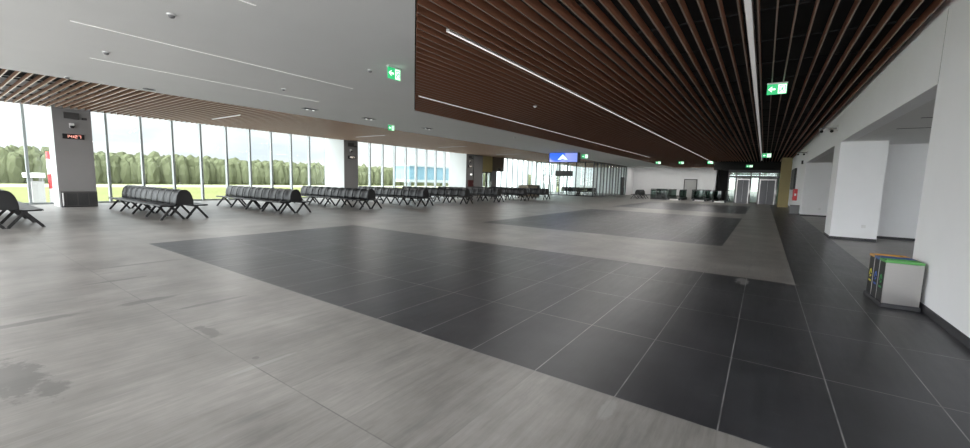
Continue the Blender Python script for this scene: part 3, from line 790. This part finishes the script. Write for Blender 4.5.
# ------------------------------------------------------------------ lifts
lf = empty('lift_enclosure', (0,43.0,0)); tag(lf, 'glass and steel lift enclosure with two lift doors ahead', 'lift enclosure', kind='structure')
for x in (-2.75,-2.15,-1.05,-.42,.86,1.25):
    MB().box(x-.045,x+.045,-.06,.06,0,2.75).build('post', M['grey'], lf)
MB().box(-2.8,1.3,-.08,.08,2.32,2.46).build('beam', M['grey'], lf); MB().box(-2.8,1.3,-.08,.08,2.75,2.95).build('beam', M['dark_metal'], lf)
for a, b in ((-2.69,-2.21),(-.99,-.48),(.92,1.19)):
    MB().box(a,b,-.01,.01,.1,2.3).build('pane', M['glass_lift'], lf)
MB().box(-2.69,1.19,-.01,.01,2.47,2.74).build('pane', M['glass_lift'], lf)
MB().box(-2.8,1.3,4.0,4.1,0,2.95).build('back_panel', M['wall'], lf)
MB().box(-2.8,1.3,.0,4.1,2.95,3.0).build('roof', M['dark_metal'], lf)
for i, (a, b) in enumerate(((-2.09,-1.11),(-.36,.80))):
    d = tag(empty('lift_door', (0,42.99,0)), ('left' if i == 0 else 'right') + ' grey steel lift door of the pair ahead', 'lift door', 'lift doors')
    c = (a+b)/2
    MB().box(a,a+.07,-.10,.05,0,2.2).box(b-.07,b,-.10,.05,0,2.2).box(a+.07,b-.07,-.10,.05,2.1,2.2).build('door_frame', M['steel'], d)
    MB().box(a+.07,c-.005,-.03,0,0,2.1).build('door_leaf', M['steel_dark'], d); MB().box(c+.005,b-.07,-.03,0,0,2.1).build('door_leaf', M['steel_dark'], d)
    MB().box(b+.0,b+.09,-.11,-.085,.95,1.25).build('call_button_panel', M['steel'], d)
struct(MB().box(-4.1, XW, 44.0, 44.1, 3.0, ZP).build('wall_bulkhead', M['void']), 'dark bulkhead over the lifts', 'wall')

# ochre projecting wall panel
struct(MB().box(.92, 1.58, 38.0, 38.3, 0, ZC).build('wall_ochre_panel', M['gold']), 'ochre wall panel beside the lifts', 'wall')

# things along the far right wall
r = empty('fire_extinguisher_cabinet', (XW-.004, 31.6, .72)); tag(r, 'red fire cabinet with white symbol on the far right wall', 'fire cabinet')
MB().box(-.20,0,-.40,.40,0,.70).build('casing', M['red'], r, bevel=.02); dd = MB().box(-.215,-.2,-.36,.36,.04,.66).build('door', M['red'], r)
MB().box(-.201,0,-.41,.41,-.01,.0).build('frame', M['red'], r); MB().box(-.219,-.215,-.10,.10,.22,.46).build('symbol', M['white_plastic'], dd); MB().box(-.15,-.05,-.402,-.4,.28,.42).build('side_symbol', M['white_plastic'], r)
r = empty('wall_display', (XW, 36.0, 1.36)); tag(r, 'tall black display on the far right wall above the red cabinet', 'display')
MB().box(-.12,0,-1.9,1.9,0,1.46).build('casing', M['black'], r, bevel=.01); MB().box(-.128,-.12,-1.85,1.85,.05,1.41).build('screen', M['screen_off'], r)
r = empty('floor_unit', (1.49, 28.6, 0)); tag(r, 'low grey floor unit standing under the red cabinet', 'floor unit')
MB().box(-.2,.2,-.35,.35,0,.48).build('body', M['grey'], r, bevel=.01); MB().box(-.21,.21,-.36,.36,.48,.51).build('top', M['darkgrey'], r); MB().box(-.21,.21,-.36,.36,0,.04).build('plinth', M['base'], r)
def cctv(label, y, z, n=2):
    r = empty('surveillance_camera', (XW, y, z)); tag(r, label, 'camera', 'wall cameras above the recesses')
    MB().box(-.03,0,-.06,.06,-.08,.08).build('wall_plate', M['white_plastic'], r)
    MB().bar((-.02,0,0),(-.45,0,.02),.03).build('bracket', M['grey'], r)
    for k in range(n):
        x = -.16-.24*k
        b_ = MB().tube([(x,.10,.0),(x,.02,-.03),(x,-.16,-.10)],[.03,.05,.05],12).build('camera_body', M['white_plastic'], r)
        MB().tube([(x,-.158,-.099),(x,-.18,-.107)],.043,12).build('lens', M['black'], b_); MB().bar((x,0,.02),(x,0,-.03),.03).build('mount', M['grey'], r)
cctv('pair of white wall cameras on the header above the white pillar', 16.45, 3.33)
cctv('pair of white wall cameras further along the right wall header', 26.9, 3.33)
r = empty('wall_speaker', (XW, 29.3, 2.95)); tag(r, 'small dark wall box high on the far right wall', 'wall box')
MB().box(-.08,0,-.12,.12,-.1,.1).build('casing', M['black'], r, bevel=.005); MB().box(-.085,-.08,-.1,.1,-.08,.08).build('grille', M['darkgrey'], r)
for (x, y, z, lb) in ((2.42,15.5,.42,'white socket low on the pillar side'),(2.48,27.3,.40,'white socket low on the second recess wall')):
    r = empty('wall_socket', (x,y,z)); tag(r, lb, 'socket', 'wall sockets')
    MB().box(-.045,.045,-.012,0,-.045,.045).build('plate', M['white_plastic'], r); MB().lathe((0,0,0),[(.02,0),(.02,.003)],12).build('insert', M['grey'], r).rotation_euler = (PI/2,0,0)

# ------------------------------------------------------------------ lamps
def area(name, loc, sx, sy, power, rot=(0,0,0), col=(1,.98,.95)):
    l = bpy.data.lights.new(name, 'AREA'); l.shape = 'RECTANGLE'; l.size = sx; l.size_y = sy; l.energy = power; l.color = col
    o = bpy.data.objects.new(name, l); COL.objects.link(o); o.location = loc; o.rotation_euler = rot
    return o

for k in range(5):
    y0 = 5.0 + 8.0*k
    for nm, x in (('left', -8.2), ('middle', -4.28)):
        if nm == 'left' and k == 0: continue
        area('strip_lamp', (x, y0+4, ZC-.006), .03, 7.9, {'left':(0,50,60,75,90),'middle':(60,62,56,46,46)}[nm][k])
for y in (.75, 7.65, 15.05, 22.3, 30.0): area('strip_lamp', (-18.55, y, ZC-.006), 2.4, .04, 40)
area('strip_lamp', (-9.11, 4.2, ZC-.008), .04, 5.2, 30); area('strip_lamp', (-11.68, 4.9, ZC-.008), .04, 5.1, 30)
for x in (-13.0, -9.5, -6.2): area('downlight', (x, 55.6, ZC-.03), 2.2, .1, 26)
# ------------------------------------------------------------------ camera
cam = bpy.data.cameras.new('camera'); co = bpy.data.objects.new('camera', cam); COL.objects.link(co)
cam.sensor_fit = 'HORIZONTAL'; cam.sensor_width = 36; cam.lens = 398.3/970*36; cam.clip_start = .05; cam.clip_end = 3000
yaw, pit, rol = (math.radians(a) for a in (34.774, 6.2546, 1.5115))
A = Matrix(((1,0,0),(0,0,-1),(0,1,0)))
Rz = Matrix(((math.cos(yaw),math.sin(yaw),0),(-math.sin(yaw),math.cos(yaw),0),(0,0,1)))
Rx = Matrix(((1,0,0),(0,math.cos(pit),-math.sin(pit)),(0,math.sin(pit),math.cos(pit))))
Rr = Matrix(((math.cos(rol),-math.sin(rol),0),(math.sin(rol),math.cos(rol),0),(0,0,1)))
R = Rr @ Rx @ A @ Rz
co.matrix_world = Matrix(((R[0][0],-R[1][0],-R[2][0],0),(R[0][1],-R[1][1],-R[2][1],0),(R[0][2],-R[1][2],-R[2][2],EYE),(0,0,0,1)))
sc.camera = co

vs = sc.view_settings; sc.display_settings.display_device = 'sRGB'
vs.view_transform = 'Standard'; vs.look = 'None'; vs.exposure = 0.72; vs.gamma = 1; vs.use_curve_mapping = False
sc.cycles.max_bounces = 12; sc.cycles.diffuse_bounces = 6; sc.cycles.glossy_bounces = 4; sc.cycles.transparent_max_bounces = 24
sc.cycles.use_denoising = True; sc.cycles.sample_clamp_indirect = 8
